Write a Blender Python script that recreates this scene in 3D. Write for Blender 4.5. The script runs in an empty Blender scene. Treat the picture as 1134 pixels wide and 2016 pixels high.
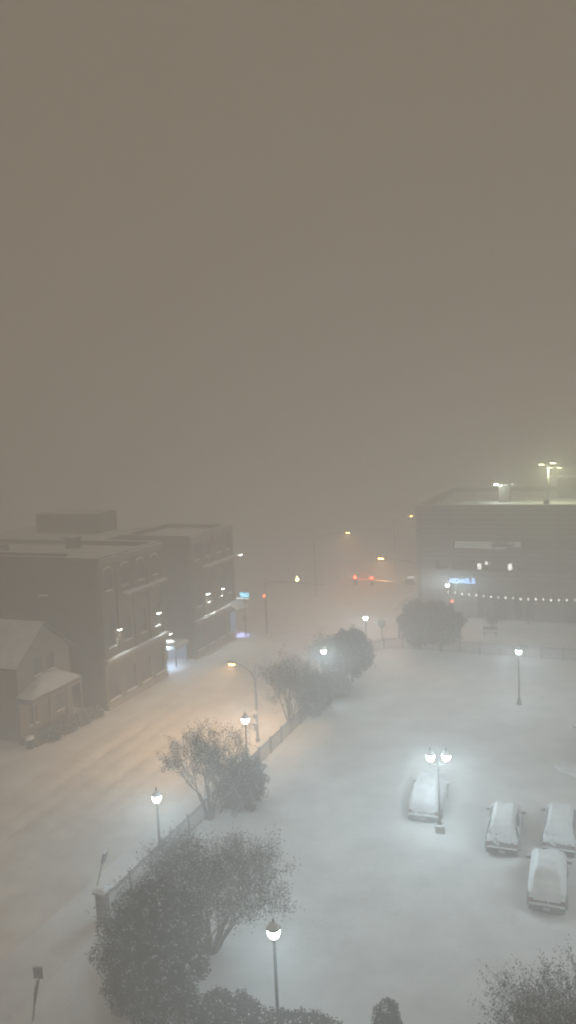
import bpy, bmesh, math, random
from mathutils import Vector, Matrix, noise
R = math.radians
scn = bpy.context.scene
col = scn.collection
random.seed(7)

# ------------------------------------------------------------------ frame of the street
# v runs across the street (to the right), u runs along it (away); metres
AZ = R(22.7)
SA, CA = math.sin(AZ), math.cos(AZ)
def W(v, u, z=0.0):
    return Vector((v*CA + u*SA, -v*SA + u*CA, z))

# ------------------------------------------------------------------ materials
def new_mat(name):
    m = bpy.data.materials.new(name); m.use_nodes = True
    nt = m.node_tree; nt.nodes.clear()
    out = nt.nodes.new('ShaderNodeOutputMaterial')
    return m, nt, out
def bsdf(nt, out, rough=0.8, spec=0.3, metal=0.0):
    b = nt.nodes.new('ShaderNodeBsdfPrincipled')
    b.inputs['Roughness'].default_value = rough
    b.inputs['Specular IOR Level'].default_value = spec
    b.inputs['Metallic'].default_value = metal
    nt.links.new(b.outputs[0], out.inputs[0]); return b
def coords(nt, scale=1.0, kind='Object'):
    t = nt.nodes.new('ShaderNodeTexCoord'); mp = nt.nodes.new('ShaderNodeMapping')
    mp.inputs['Scale'].default_value = (scale,)*3 if not isinstance(scale, tuple) else scale
    nt.links.new(t.outputs[kind], mp.inputs[0]); return mp.outputs[0]
def noise_n(nt, vec, scale, detail=4, rough=0.55):
    n = nt.nodes.new('ShaderNodeTexNoise'); n.inputs['Scale'].default_value = scale
    n.inputs['Detail'].default_value = detail; n.inputs['Roughness'].default_value = rough
    nt.links.new(vec, n.inputs['Vector']); return n.outputs['Fac']
def ramp(nt, fac, stops):
    r = nt.nodes.new('ShaderNodeValToRGB'); e = r.color_ramp.elements
    e[0].position, e[0].color = stops[0][0], (*stops[0][1], 1)
    e[1].position, e[1].color = stops[-1][0], (*stops[-1][1], 1)
    for p, c in stops[1:-1]:
        k = e.new(p); k.color = (*c, 1)
    nt.links.new(fac, r.inputs[0]); return r.outputs[0]
def bump(nt, b, h, strength, dist):
    n = nt.nodes.new('ShaderNodeBump'); n.inputs['Strength'].default_value = strength
    n.inputs['Distance'].default_value = dist
    nt.links.new(h, n.inputs['Height']); nt.links.new(n.outputs[0], b.inputs['Normal'])

def mottled(name, c0, c1, scale=3.0, rough=0.85, bmp=0.3, bdist=0.02, metal=0.0, spec=0.3, snow=0.0):
    """a surface of two noise-mixed colours; snow > 0 dusts it white in patches"""
    m, nt, out = new_mat(name); b = bsdf(nt, out, rough, spec, metal)
    v = coords(nt); f = noise_n(nt, v, scale)
    c = ramp(nt, f, [(0.3, c0), (0.7, c1)])
    if snow > 0:
        g = nt.nodes.new('ShaderNodeNewGeometry'); s = nt.nodes.new('ShaderNodeSeparateXYZ')
        nt.links.new(g.outputs['Normal'], s.inputs[0])
        a = nt.nodes.new('ShaderNodeMath'); a.operation = 'MULTIPLY_ADD'
        nt.links.new(s.outputs[2], a.inputs[0]); a.inputs[1].default_value = 0.5
        f2 = noise_n(nt, v, scale*2.3, 3); nt.links.new(f2, a.inputs[2])
        fac = ramp(nt, a.outputs[0], [(1.0-snow, (0, 0, 0)), (min(1.0, 1.12-snow), (1, 1, 1))])
        mx = nt.nodes.new('ShaderNodeMix'); mx.data_type = 'RGBA'
        nt.links.new(fac, mx.inputs['Factor']); nt.links.new(c, mx.inputs['A'])
        mx.inputs['B'].default_value = (.72, .75, .78, 1); c = mx.outputs['Result']
    nt.links.new(c, b.inputs['Base Color'])
    if bmp: bump(nt, b, f, bmp, bdist)
    return m

def snow_mat(name, tint=(.80, .82, .84), scale=0.35, bmp=0.5):
    m, nt, out = new_mat(name); b = bsdf(nt, out, 0.9, 0.2)
    v = coords(nt)
    big = noise_n(nt, v, scale, 5, .6); fine = noise_n(nt, v, 9.0, 6, .7)
    lo = tuple(t*0.80 for t in tint)
    c = ramp(nt, big, [(.32, lo), (.68, tint)])
    nt.links.new(c, b.inputs['Base Color'])
    add = nt.nodes.new('ShaderNodeMath'); add.operation = 'MULTIPLY_ADD'
    nt.links.new(big, add.inputs[0]); add.inputs[1].default_value = 3.0; nt.links.new(fine, add.inputs[2])
    bump(nt, b, add.outputs[0], bmp, .09)
    return m

def brick_mat(name, a, b_, mortar, scale=1.0, axis='x'):
    m, nt, out = new_mat(name); b = bsdf(nt, out, .9, .2)
    t = nt.nodes.new('ShaderNodeTexCoord'); s = nt.nodes.new('ShaderNodeSeparateXYZ')
    nt.links.new(t.outputs['Object'], s.inputs[0])
    ad = nt.nodes.new('ShaderNodeMath'); nt.links.new(s.outputs[0], ad.inputs[0]); nt.links.new(s.outputs[1], ad.inputs[1])
    cb = nt.nodes.new('ShaderNodeCombineXYZ'); nt.links.new(ad.outputs[0], cb.inputs[0]); nt.links.new(s.outputs[2], cb.inputs[1])
    br = nt.nodes.new('ShaderNodeTexBrick'); nt.links.new(cb.outputs[0], br.inputs['Vector'])
    br.inputs['Scale'].default_value = scale
    br.inputs['Color1'].default_value = (*a, 1); br.inputs['Color2'].default_value = (*b_, 1)
    br.inputs['Mortar'].default_value = (*mortar, 1)
    br.inputs['Brick Width'].default_value = .24; br.inputs['Row Height'].default_value = .08
    br.inputs['Mortar Size'].default_value = .008
    v = coords(nt); f = noise_n(nt, v, .8, 5)
    mx = nt.nodes.new('ShaderNodeMix'); mx.data_type = 'RGBA'; mx.blend_type = 'MULTIPLY'; mx.inputs['Factor'].default_value = 1
    nt.links.new(br.outputs['Color'], mx.inputs['A'])
    nt.links.new(ramp(nt, f, [(.3, (.6, .6, .6)), (.7, (1.15, 1.15, 1.15))]), mx.inputs['B'])
    nt.links.new(mx.outputs['Result'], b.inputs['Base Color'])
    bump(nt, b, br.outputs['Fac'], -.3, .01)
    return m

def emit_mat(name, colour, strength, sampled=True):
    m, nt, out = new_mat(name)
    e = nt.nodes.new('ShaderNodeEmission'); e.inputs[0].default_value = (*colour, 1); e.inputs[1].default_value = strength
    nt.links.new(e.outputs[0], out.inputs[0])
    if not sampled: m.cycles.emission_sampling = 'NONE'
    return m

M = {}
M['snow'] = snow_mat('snow')
M['snow_lot'] = snow_mat('snow_lot', (.87, .885, .90))
M['snow_road'] = snow_mat('snow_road', (.78, .765, .75), .5)
M['snow_cap'] = snow_mat('snow_cap', (.82, .83, .85), 1.2, .3)
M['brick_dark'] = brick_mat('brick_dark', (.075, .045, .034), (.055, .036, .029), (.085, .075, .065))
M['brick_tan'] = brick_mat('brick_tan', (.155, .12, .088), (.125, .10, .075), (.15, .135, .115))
M['brick_gate'] = brick_mat('brick_gate', (.13, .08, .06), (.10, .065, .05), (.2, .19, .18))
M['stone'] = mottled('stone', (.20, .185, .16), (.27, .25, .22), 2.5)
M['concrete'] = mottled('concrete', (.10, .10, .095), (.15, .15, .14), 1.2, bmp=.2)
M['concrete_light'] = mottled('concrete_light', (.26, .26, .245), (.34, .34, .32), 1.2, bmp=.2)
M['siding'] = mottled('siding', (.15, .13, .11), (.19, .165, .14), 2.0, bmp=.1)
M['wood'] = mottled('wood', (.10, .075, .055), (.15, .115, .085), 5.0)
M['shingle'] = mottled('shingle', (.05, .048, .045), (.08, .075, .07), 6.0)
M['iron'] = mottled('iron', (.018, .018, .018), (.035, .034, .033), 6.0, .55, .1, .003, .3, .4)
M['iron_snowy'] = mottled('iron_snowy', (.03, .03, .03), (.055, .053, .05), 7.0, .6, .2, .005, .2, .4, snow=.30)
M['galv'] = mottled('galv', (.12, .12, .12), (.20, .20, .20), 5.0, .5, .1, .003, .5, .4, snow=.28)
M['bark'] = mottled('bark', (.045, .038, .03), (.09, .075, .06), 9.0, .95, .6, .02, snow=.33)
M['leaf_dry'] = mottled('leaf_dry', (.035, .036, .026), (.085, .075, .055), 1.6, .95, 0, spec=.0, snow=.16)
M['leaf_ever'] = mottled('leaf_ever', (.022, .027, .021), (.042, .048, .038), 1.2, .95, 0, spec=.0, snow=.01)
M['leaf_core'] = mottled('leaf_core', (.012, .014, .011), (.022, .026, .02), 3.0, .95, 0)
M['glass'] = mottled('glass', (.012, .014, .016), (.03, .032, .035), 1.0, .45, 0, spec=.4)
M['frame'] = mottled('frame', (.13, .125, .12), (.18, .175, .165), 4.0)
M['paint_dark'] = mottled('paint_dark', (.035, .037, .042), (.05, .052, .058), 2.0, .4, 0, spec=.5, snow=.30)
M['paint_silver'] = mottled('paint_silver', (.16, .17, .175), (.21, .22, .225), 2.0, .4, 0, spec=.5, snow=.34)
M['paint_grey'] = mottled('paint_grey', (.09, .095, .10), (.13, .135, .14), 2.0, .4, 0, spec=.5, snow=.32)
M['rubber'] = mottled('rubber', (.015, .015, .015), (.028, .028, .028), 8.0, .9, .2)
M['tail'] = mottled('tail', (.14, .02, .018), (.2, .03, .025), 5.0, .35, 0, snow=.3)
M['plate'] = mottled('plate', (.4, .4, .4), (.5, .5, .5), 5.0, .6, 0)
M['sign_back'] = mottled('sign_back', (.06, .055, .055), (.10, .095, .09), 6.0, .6, .1, snow=.25)
M['lamp_white'] = emit_mat('lamp_white', (.86, 1.0, .97), 22.0)
M['lamp_orange'] = emit_mat('lamp_orange', (1.0, .55, .14), 30.0)
M['lamp_far_orange'] = emit_mat('lamp_far_orange', (1.0, .50, .12), 60.0)
M['lamp_red'] = emit_mat('lamp_red', (1.0, .045, .02), 40.0)
M['lamp_hand'] = emit_mat('lamp_hand', (1.0, .16, .05), 8.0)
M['lamp_amber'] = emit_mat('lamp_amber', (1.0, .85, .45), 8.0)
M['lamp_wall'] = emit_mat('lamp_wall', (.95, 1.0, .92), 18.0)
M['lamp_roof'] = emit_mat('lamp_roof', (.95, 1.0, .55), 14.0)
M['bulb'] = emit_mat('bulb', (1.0, .97, .88), 5.0, False)
M['sign_blue'] = emit_mat('sign_blue', (.30, .56, 1.0), 7.5, False)
M['sign_pink'] = emit_mat('sign_pink', (.9, .28, .30), 1.0, False)
M['sign_cyan'] = emit_mat('sign_cyan', (.20, .68, .95), 7.0, False)
M['sign_strip'] = emit_mat('sign_strip', (.75, .95, 1.0), 6, False)
M['shop_blue'] = emit_mat('shop_blue', (.45, .62, 1.0), .55)
M['win_lit'] = emit_mat('win_lit', (1.0, 1.0, .93), 3.2, False)
M['int_glow'] = emit_mat('int_glow', (.80, .86, .76), .45, False)
M['int_glow_dim'] = emit_mat('int_glow_dim', (.80, .86, .80), .25, False)
M['panel_lit'] = emit_mat('panel_lit', (.9, 1, .95), 2.6, False)

# ------------------------------------------------------------------ mesh helpers
class MB:
    def __init__(s): s.v = []; s.f = []
    def add(s, vs, fs):
        o = len(s.v); s.v += [tuple(p) for p in vs]; s.f += [tuple(o+i for i in f) for f in fs]
    def box(s, x0, x1, y0, y1, z0, z1, bev=0.0):
        if bev <= 0:
            s.add([(x0,y0,z0),(x1,y0,z0),(x1,y1,z0),(x0,y1,z0),(x0,y0,z1),(x1,y0,z1),(x1,y1,z1),(x0,y1,z1)],
                  [(0,3,2,1),(4,5,6,7),(0,1,5,4),(1,2,6,5),(2,3,7,6),(3,0,4,7)])
        else:
            bm = bmesh.new(); bmesh.ops.create_cube(bm, size=1)
            for v in bm.verts: v.co = ((x0+x1)/2+v.co.x*(x1-x0), (y0+y1)/2+v.co.y*(y1-y0), (z0+z1)/2+v.co.z*(z1-z0))
            bmesh.ops.bevel(bm, geom=list(bm.edges), offset=bev, segments=2, affect='EDGES', profile=.6)
            s.bm(bm)
    def bm(s, bm):
        bm.verts.index_update()
        s.add([v.co[:] for v in bm.verts], [[v.index for v in f.verts] for f in bm.faces]); bm.free()
    def tube(s, pts, rad, n=8, caps=True):
        """pts list of points, rad list or number"""
        pts = [Vector(p) for p in pts]
        if not isinstance(rad, (list, tuple)): rad = [rad]*len(pts)
        rings = []; up = Vector((0, 0, 1)); o = len(s.v)
        prev = None
        for i, p in enumerate(pts):
            d = (pts[min(i+1, len(pts)-1)] - pts[max(i-1, 0)])
            if d.length < 1e-6: d = Vector((0, 0, 1))
            d.normalize()
            if prev is None:
                a = Vector((1, 0, 0)) if abs(d.x) < .9 else Vector((0, 1, 0))
                a = (a - d*a.dot(d)).normalized()
            else:
                a = (prev - d*prev.dot(d)).normalized()
            prev = a; b = d.cross(a)
            for k in range(n):
                t = 2*math.pi*k/n; s.v.append(tuple(p + (a*math.cos(t) + b*math.sin(t))*rad[i]))
        for i in range(len(pts)-1):
            for k in range(n):
                k2 = (k+1) % n
                s.f.append((o+i*n+k, o+i*n+k2, o+(i+1)*n+k2, o+(i+1)*n+k))
        if caps:
            s.f.append(tuple(o+k for k in reversed(range(n)))); e = o+(len(pts)-1)*n
            s.f.append(tuple(e+k for k in range(n)))
    def lathe(s, prof, n=16, c=(0, 0, 0)):
        s.tube([(c[0], c[1], c[2]+z) for r, z in prof], [max(r, 1e-4) for r, z in prof], n)
    def build(s, name, mat, parent=None, smooth=False):
        me = bpy.data.meshes.new(name); me.from_pydata(s.v, [], s.f); me.update()
        me.materials.append(mat)
        if smooth:
            for p in me.polygons: p.use_smooth = True
        o = bpy.data.objects.new(name, me); col.objects.link(o)
        if parent is not None: o.parent = parent
        return o

def tag(o, label=None, cat=None, group=None, kind=None):
    if label: o['label'] = label
    if cat: o['category'] = cat
    if group: o['group'] = group
    if kind: o['kind'] = kind
    return o
def thing(name, label, cat, loc, rz=-AZ, group=None):
    o = bpy.data.objects.new(name, None); col.objects.link(o); o.empty_display_size = .3
    o.location = loc; o.rotation_euler = (0, 0, rz)
    return tag(o, label, cat, group)
def copy_tree(o, parent=None):
    c = o.copy(); col.objects.link(c)
    if parent is not None: c.parent = parent
    for ch in list(o.children): copy_tree(ch, c)
    return c
def spread_nodes(l, k):
    """lantern optics: less light straight down, more to the sides, like a real luminaire"""
    l.use_nodes = True; nt = l.node_tree; em = [n for n in nt.nodes if n.type == 'EMISSION'][0]
    g = nt.nodes.new('ShaderNodeNewGeometry'); s = nt.nodes.new('ShaderNodeSeparateXYZ'); nt.links.new(g.outputs['Incoming'], s.inputs[0])
    p = nt.nodes.new('ShaderNodeMath'); p.operation = 'POWER'; p.inputs[1].default_value = 2
    a = nt.nodes.new('ShaderNodeMath'); a.operation = 'ABSOLUTE'; nt.links.new(s.outputs[2], a.inputs[0]); nt.links.new(a.outputs[0], p.inputs[0])
    q = nt.nodes.new('ShaderNodeMath'); q.operation = 'MULTIPLY_ADD'; nt.links.new(p.outputs[0], q.inputs[0]); q.inputs[1].default_value = k; q.inputs[2].default_value = 1
    d = nt.nodes.new('ShaderNodeMath'); d.operation = 'DIVIDE'; d.inputs[0].default_value = 1; nt.links.new(q.outputs[0], d.inputs[1])
    nt.links.new(d.outputs[0], em.inputs['Strength'])
def point_light(name, parent, loc, colour, power, radius, spread=0):
    l = bpy.data.lights.new(name, 'POINT'); l.color = colour; l.energy = power; l.shadow_soft_size = radius
    if spread: spread_nodes(l, spread)
    o = bpy.data.objects.new(name, l); col.objects.link(o); o.parent = parent; o.location = loc
    return o
def spot_light(name, parent, loc, rot, colour, power, angle=110, blend=.6, radius=.08, spread=0):
    l = bpy.data.lights.new(name, 'SPOT'); l.color = colour; l.energy = power; l.shadow_soft_size = radius
    l.spot_size = R(angle); l.spot_blend = blend
    if spread: spread_nodes(l, spread)
    o = bpy.data.objects.new(name, l); col.objects.link(o); o.parent = parent; o.location = loc; o.rotation_euler = rot
    return o
def fbm(x, y, s, seed=0.0):
    return noise.fractal(Vector((x/s, y/s, seed)), 1.0, 2.0, 4)

# ------------------------------------------------------------------ ground, road, pavements
def sheet(name, v0, v1, u0, u1, step, hf, mat, skirt=.3):
    nv = max(1, int(round((v1-v0)/step))); nu = max(1, int(round((u1-u0)/step)))
    vs = []; fs = []
    for j in range(nu+1):
        for i in range(nv+1):
            v = v0+(v1-v0)*i/nv; u = u0+(u1-u0)*j/nu
            vs.append(W(v, u, hf(v, u)))
    for j in range(nu):
        for i in range(nv):
            a = j*(nv+1)+i; fs.append((a, a+1, a+nv+2, a+nv+1))
    mb = MB(); mb.add(vs, fs)
    rim = [i for i in range(nv+1)] + [j*(nv+1)+nv for j in range(1, nu+1)] + [nu*(nv+1)+i for i in range(nv-1, -1, -1)] + [j*(nv+1) for j in range(nu-1, 0, -1)]
    o = len(mb.v)
    for k in rim: p = vs[k]; mb.v.append(tuple(p)); mb.v.append((p.x, p.y, p.z-skirt))
    n = len(rim)
    for k in range(n): k2 = (k+1) % n; mb.f.append((o+2*k, o+2*k+1, o+2*k2+1, o+2*k2))
    ob = mb.build(name, mat, smooth=True); tag(ob, kind='structure'); return ob

cars_vu = [(-10.0, 44.4), (-5.2, 42.0), (-2.25, 42.8), (-2.6, 37.7)]
def h_lot(v, u):
    h = .16*fbm(v, u, 11, 1.3) + .09*fbm(v*.9+u*.5, u*.25, 2.4, 5.1)
    # drift thrown up along the fence and scoured hollows round the parked cars
    h += .10*math.exp(-((v+21.3)/.8)**2)
    for cv, cu in cars_vu:
        d = math.hypot((v-cv)/1.55, (u-cu)/2.9)
        h += -.20*math.exp(-(d**6)) + .13*math.exp(-((d-1.3)/.22)**2)
    for k, (a, b) in enumerate([(-17, 50), (-15.4, 50), (-8, 60), (-6.4, 60)]):   # old half filled wheel tracks
        w = a + .035*(u-b)
        h += -.09*math.exp(-((v-w)/.26)**2)*(.6+.4*fbm(v, u, 6, k))
    return h
def h_road(v, u):
    h = -.03 + .04*fbm(v, u, 9, 2.2) + .075*fbm(v*1.6, u*.10, 1.3, 7)
    for c in (-34.2, -32.6, -30.9, -29.2, -27.9, -26.3):
        w = c + .25*fbm(u, c, 16, 3)
        h -= (.075+.06*fbm(u, c, 7, 6))*math.exp(-((v-w)/.26)**2)
        h += .035*math.exp(-((abs(v-w)-.45)/.16)**2)
    h += .08*math.exp(-((v+36.2)/(1.9+.6*fbm(u, 3, 5, 1)))**2) + .08*math.exp(-((v+24.8)/(1.1+.6*fbm(u, 8, 5, 2)))**2)
    return h
def h_cross(v, u): return -.03 + .05*fbm(v*.4, u, 3, 8.2) + .04*fbm(v, u, 10, 2.2)
def h_pav(v, u): return .05 + .05*fbm(v, u, 4, 4.4) + .02*fbm(v, u, 1.2, 9.4)

def ss(a, b, x):
    t = min(1, max(0, (x-a)/(b-a))); return t*t*(3-2*t)
def H(v, u):
    p = h_pav(v, u)
    wr = ss(-37.2, -35.2, v+.35*fbm(u, 1, 4, 3))*(1-ss(-25.9, -24.0, v+.3*fbm(u, 2, 4, 5)))
    wc = ss(77.9, 79.4, u)*(1-ss(85.6, 87.2, u))
    h = p
    if wc > 0: h += (h_cross(v, u)-h)*wc
    if wr > 0: h += (h_road(v, u)-h)*wr
    wl = ss(-22.4, -21.2, v)*(1-ss(74.6, 75.9, u))*ss(3.4, 4.8, u)
    if wl > 0: h += (h_lot(v, u)-h)*wl
    return h
mb = MB(); s = 900
mb.add([(-s, -60, -.45), (s, -60, -.45), (s, 1400, -.45), (-s, 1400, -.45)], [(0, 1, 2, 3)])
tag(mb.build('ground', M['snow']), kind='structure')
sheet('parking_lot', -22.0, 34, 4, 75.6, .42, H, M['snow_lot'])
sheet('road', -36.2, -24.8, 8, 250, .38, H, M['snow_road'])
sheet('side_road', -24.8, 60, 78.6, 86.4, .9, H, M['snow_road'])
sheet('side_road', -110, -36.2, 78.6, 86.4, .9, H, M['snow_road'])
sheet('pavement', -24.8, -22.0, 8, 78.6, .45, H, M['snow'])
sheet('pavement', -39.4, -36.2, 8, 78.6, .45, H, M['snow'])
sheet('pavement', -22.0, 60, 75.6, 78.6, .6, H, M['snow'])
sheet('pavement', -24.8, 60, 86.4, 92.0, .8, H, M['snow'])
sheet('pavement', -39.4, -36.2, 86.4, 240, 1.2, H, M['snow'])
sheet('yard', -70, -39.4, 10, 78.6, .8, H, M['snow'])
sheet('yard', -22.0, 34, -8, 4.0, .8, H, M['snow'])

# ------------------------------------------------------------------ snow blanket on top of boxes
def snow_strip(mb, x0, x1, y0, y1, z, t=.14, step=.35, seed=0):
    """soft uneven slab of snow lying on a flat top"""
    nx = max(2, int((x1-x0)/step)); ny = max(2, int((y1-y0)/step))
    vs = []; fs = []
    for j in range(ny+1):
        for i in range(nx+1):
            x = x0+(x1-x0)*i/nx; y = y0+(y1-y0)*j/ny
            e = min(i, nx-i, j, ny-j)
            k = 1.0 if e > 0 else .45
            vs.append((x, y, z + t*k*(1+.45*fbm(x+seed*3.1, y+seed, 1.1, seed))))
    for j in range(ny):
        for i in range(nx):
            a = j*(nx+1)+i; fs.append((a, a+1, a+nx+2, a+nx+1))
    o = len(mb.v); mb.add(vs, fs)
    rim = list(range(nx+1)) + [j*(nx+1)+nx for j in range(1, ny+1)] + [ny*(nx+1)+i for i in range(nx-1, -1, -1)] + [j*(nx+1) for j in range(ny-1, 0, -1)]
    b = len(mb.v)
    for k in rim: p = vs[k]; mb.v.append((p[0], p[1], z+.003))
    n = len(rim)
    for k in range(n): k2 = (k+1) % n; mb.f.append((o+rim[k], b+k, b+k2, o+rim[k2]))
def snow_on(parent, name, boxes, t=.14, step=.35):
    mb = MB()
    for k, (x0, x1, y0, y1, z) in enumerate(boxes): snow_strip(mb, x0, x1, y0, y1, z, t, step, k+random.random()*5)
    return mb.build(name, M['snow_cap'], parent, True)

# ------------------------------------------------------------------ walls with openings
def wall_mb(plane, a0, a1, z0, z1, th, openings):
    """plane ('x', X, sign): wall standing in plane x=X, running along y, its outer face at X; openings (a, b, z0, z1)"""
    kind, P, sg = plane
    mb = MB(); cuts = sorted({a0, a1, *[o[0] for o in openings], *[o[1] for o in openings]})
    for c0, c1 in zip(cuts, cuts[1:]):
        m = (c0+c1)/2; occ = sorted((o[2], o[3]) for o in openings if o[0] < m < o[1])
        z = z0
        for q0, q1 in occ + [(z1, z1)]:
            if q0 > z+1e-4:
                lo, hi = sorted((P, P-sg*th))
                if kind == 'x': mb.box(lo, hi, c0, c1, z, q0)
                else: mb.box(c0, c1, lo, hi, z, q0)
            z = q1
    return mb
def window(parent, plane, a, b, z0, z1, depth=.14, lit=None, sill=True, arched=False, bars=1):
    kind, P, sg = plane
    def bx(mb, a_, b_, d0, d1, q0, q1):
        lo, hi = sorted((P-sg*d0, P-sg*d1))
        if kind == 'x': mb.box(lo, hi, a_, b_, q0, q1)
        else: mb.box(a_, b_, lo, hi, q0, q1)
    f = MB(); t = .06
    bx(f, a, a+t, depth, depth+.07, z0, z1); bx(f, b-t, b, depth, depth+.07, z0, z1)
    bx(f, a+t, b-t, depth, depth+.07, z0, z0+t); bx(f, a+t, b-t, depth, depth+.07, z1-t, z1)
    for k in range(bars):
        q = z0+(z1-z0)*(k+1)/(bars+1); bx(f, a+t, b-t, depth+.003, depth+.06, q-.025, q+.025)
    fr = f.build('window', M['frame'], parent)
    p = MB(); bx(p, a+.03, b-.03, depth+.04, depth+.05, z0+.03, z1-.03); p.build('pane', lit or M['glass'], fr)
    if sill:
        q = MB(); bx(q, a-.08, b+.08, -.10, .10, z0-.10, z0-.002); q.build('sill', M['stone'], fr)
        sn = MB()
        lo, hi = sorted((P+sg*.095, P-sg*(depth-.01)))
        if kind == 'x': snow_strip(sn, lo, hi, a-.06, b+.06, z0, .10, .18, a)
        else: snow_strip(sn, a-.06, b+.06, lo, hi, z0, .10, .18, a)
        sn.build('sill_snow', M['snow_cap'], fr, True)
    if arched:
        r = (b-a)/2+.10; cx = (a+b)/2; ar = MB(); n = 12; rise = .75
        for k in range(n):
            t0 = math.pi*k/n; t1 = math.pi*(k+1)/n
            q = []
            for dd in (-.075, .02):
                for (rr, tt) in ((r, t0), (r+.22, t0), (r+.22, t1), (r, t1)):
                    c = cx+rr*math.cos(tt); zz = z1-.05+rr*math.sin(tt)*rise
                    q.append((P-sg*dd, c, zz) if kind == 'x' else (c, P-sg*dd, zz))
            ar.add(q, [(0,1,2,3),(7,6,5,4),(0,4,5,1),(1,5,6,2),(2,6,7,3),(3,7,4,0)])
        ar.build('arch', M['stone'], fr)
        ln = MB(); q = []; n = 14
        ctr = (P+sg*.012, cx, z1-.05) if kind == 'x' else (cx, P+sg*.012, z1-.05)
        q.append(ctr)
        for k in range(n+1):
            t0 = math.pi*k/n; c = cx+r*math.cos(t0); zz = z1-.05+r*math.sin(t0)*rise
            q.append((P+sg*.012, c, zz) if kind == 'x' else (c, P+sg*.012, zz))
        ln.add(q, [(0, k, k+1) for k in range(1, n+1)]); ln.build('fanlight', M['glass'], fr)
        sn = MB(); pts = []
        for k in range(3, 12): t0 = math.pi*k/14; c = cx+(r+.24)*math.cos(t0); zz = z1-.05+(r+.24)*math.sin(t0)*rise; pts.append((P+sg*.04, c, zz) if kind == 'x' else (c, P+sg*.04, zz))
        sn.tube(pts, [.02, .05, .06, .07, .07, .07, .06, .05, .02], 6); sn.build('arch_snow', M['snow_cap'], fr, True)
    return fr

def wall_lamp(name, label, loc, parent_dir=(1, 0), power=22, group='wall lamps on the brick fronts', mat='lamp_wall', w=.34):
    """box lamp fixed to a wall, throwing its light down the bricks; local +x points away from the wall"""
    t = thing(name, label, 'wall lamp', loc, -AZ + math.atan2(parent_dir[1], parent_dir[0]), group)
    m = MB(); m.box(.0, .30, -w/2-.03, w/2+.03, .10, .17, .015); m.box(0, .05, -.08, .08, -.08, .10); m.build('housing', M['iron'], t)
    m = MB(); m.box(.055, .28, -w/2, w/2, -.02, .098, .02); m.build('lens', M[mat], t)
    m = MB(); snow_strip(m, .01, .30, -w/2-.02, w/2+.02, .171, .05, .1, 1); m.build('snow_cap', M['snow_cap'], t, True)
    spot_light('lamp_light', t, (.22, 0, -.06), (0, R(-14), 0), (.92, 1, .93), power*9, 100, .7, .10)
    return t

# ------------------------------------------------------------------ near brick building
def parapet(parent, x0, x1, y0, y1, zb, zt, th, mat):
    m = MB(); m.box(x0, x1, y0, y0+th, zb, zt); m.box(x0, x1, y1-th, y1, zb, zt)
    m.box(x0, x0+th, y0+th, y1-th, zb, zt); m.box(x1-th, x1, y0+th, y1-th, zb, zt)
    m.build('parapet', mat, parent)
    snow_on(parent, 'parapet_snow', [(x0-.03, x1+.03, y0-.03, y0+th+.03, zt), (x0-.03, x1+.03, y1-th-.03, y1+.03, zt),
            (x0-.03, x0+th+.03, y0+th+.04, y1-th-.04, zt), (x1-th-.03, x1+.03, y0+th+.04, y1-th-.04, zt)], .12)

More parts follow.
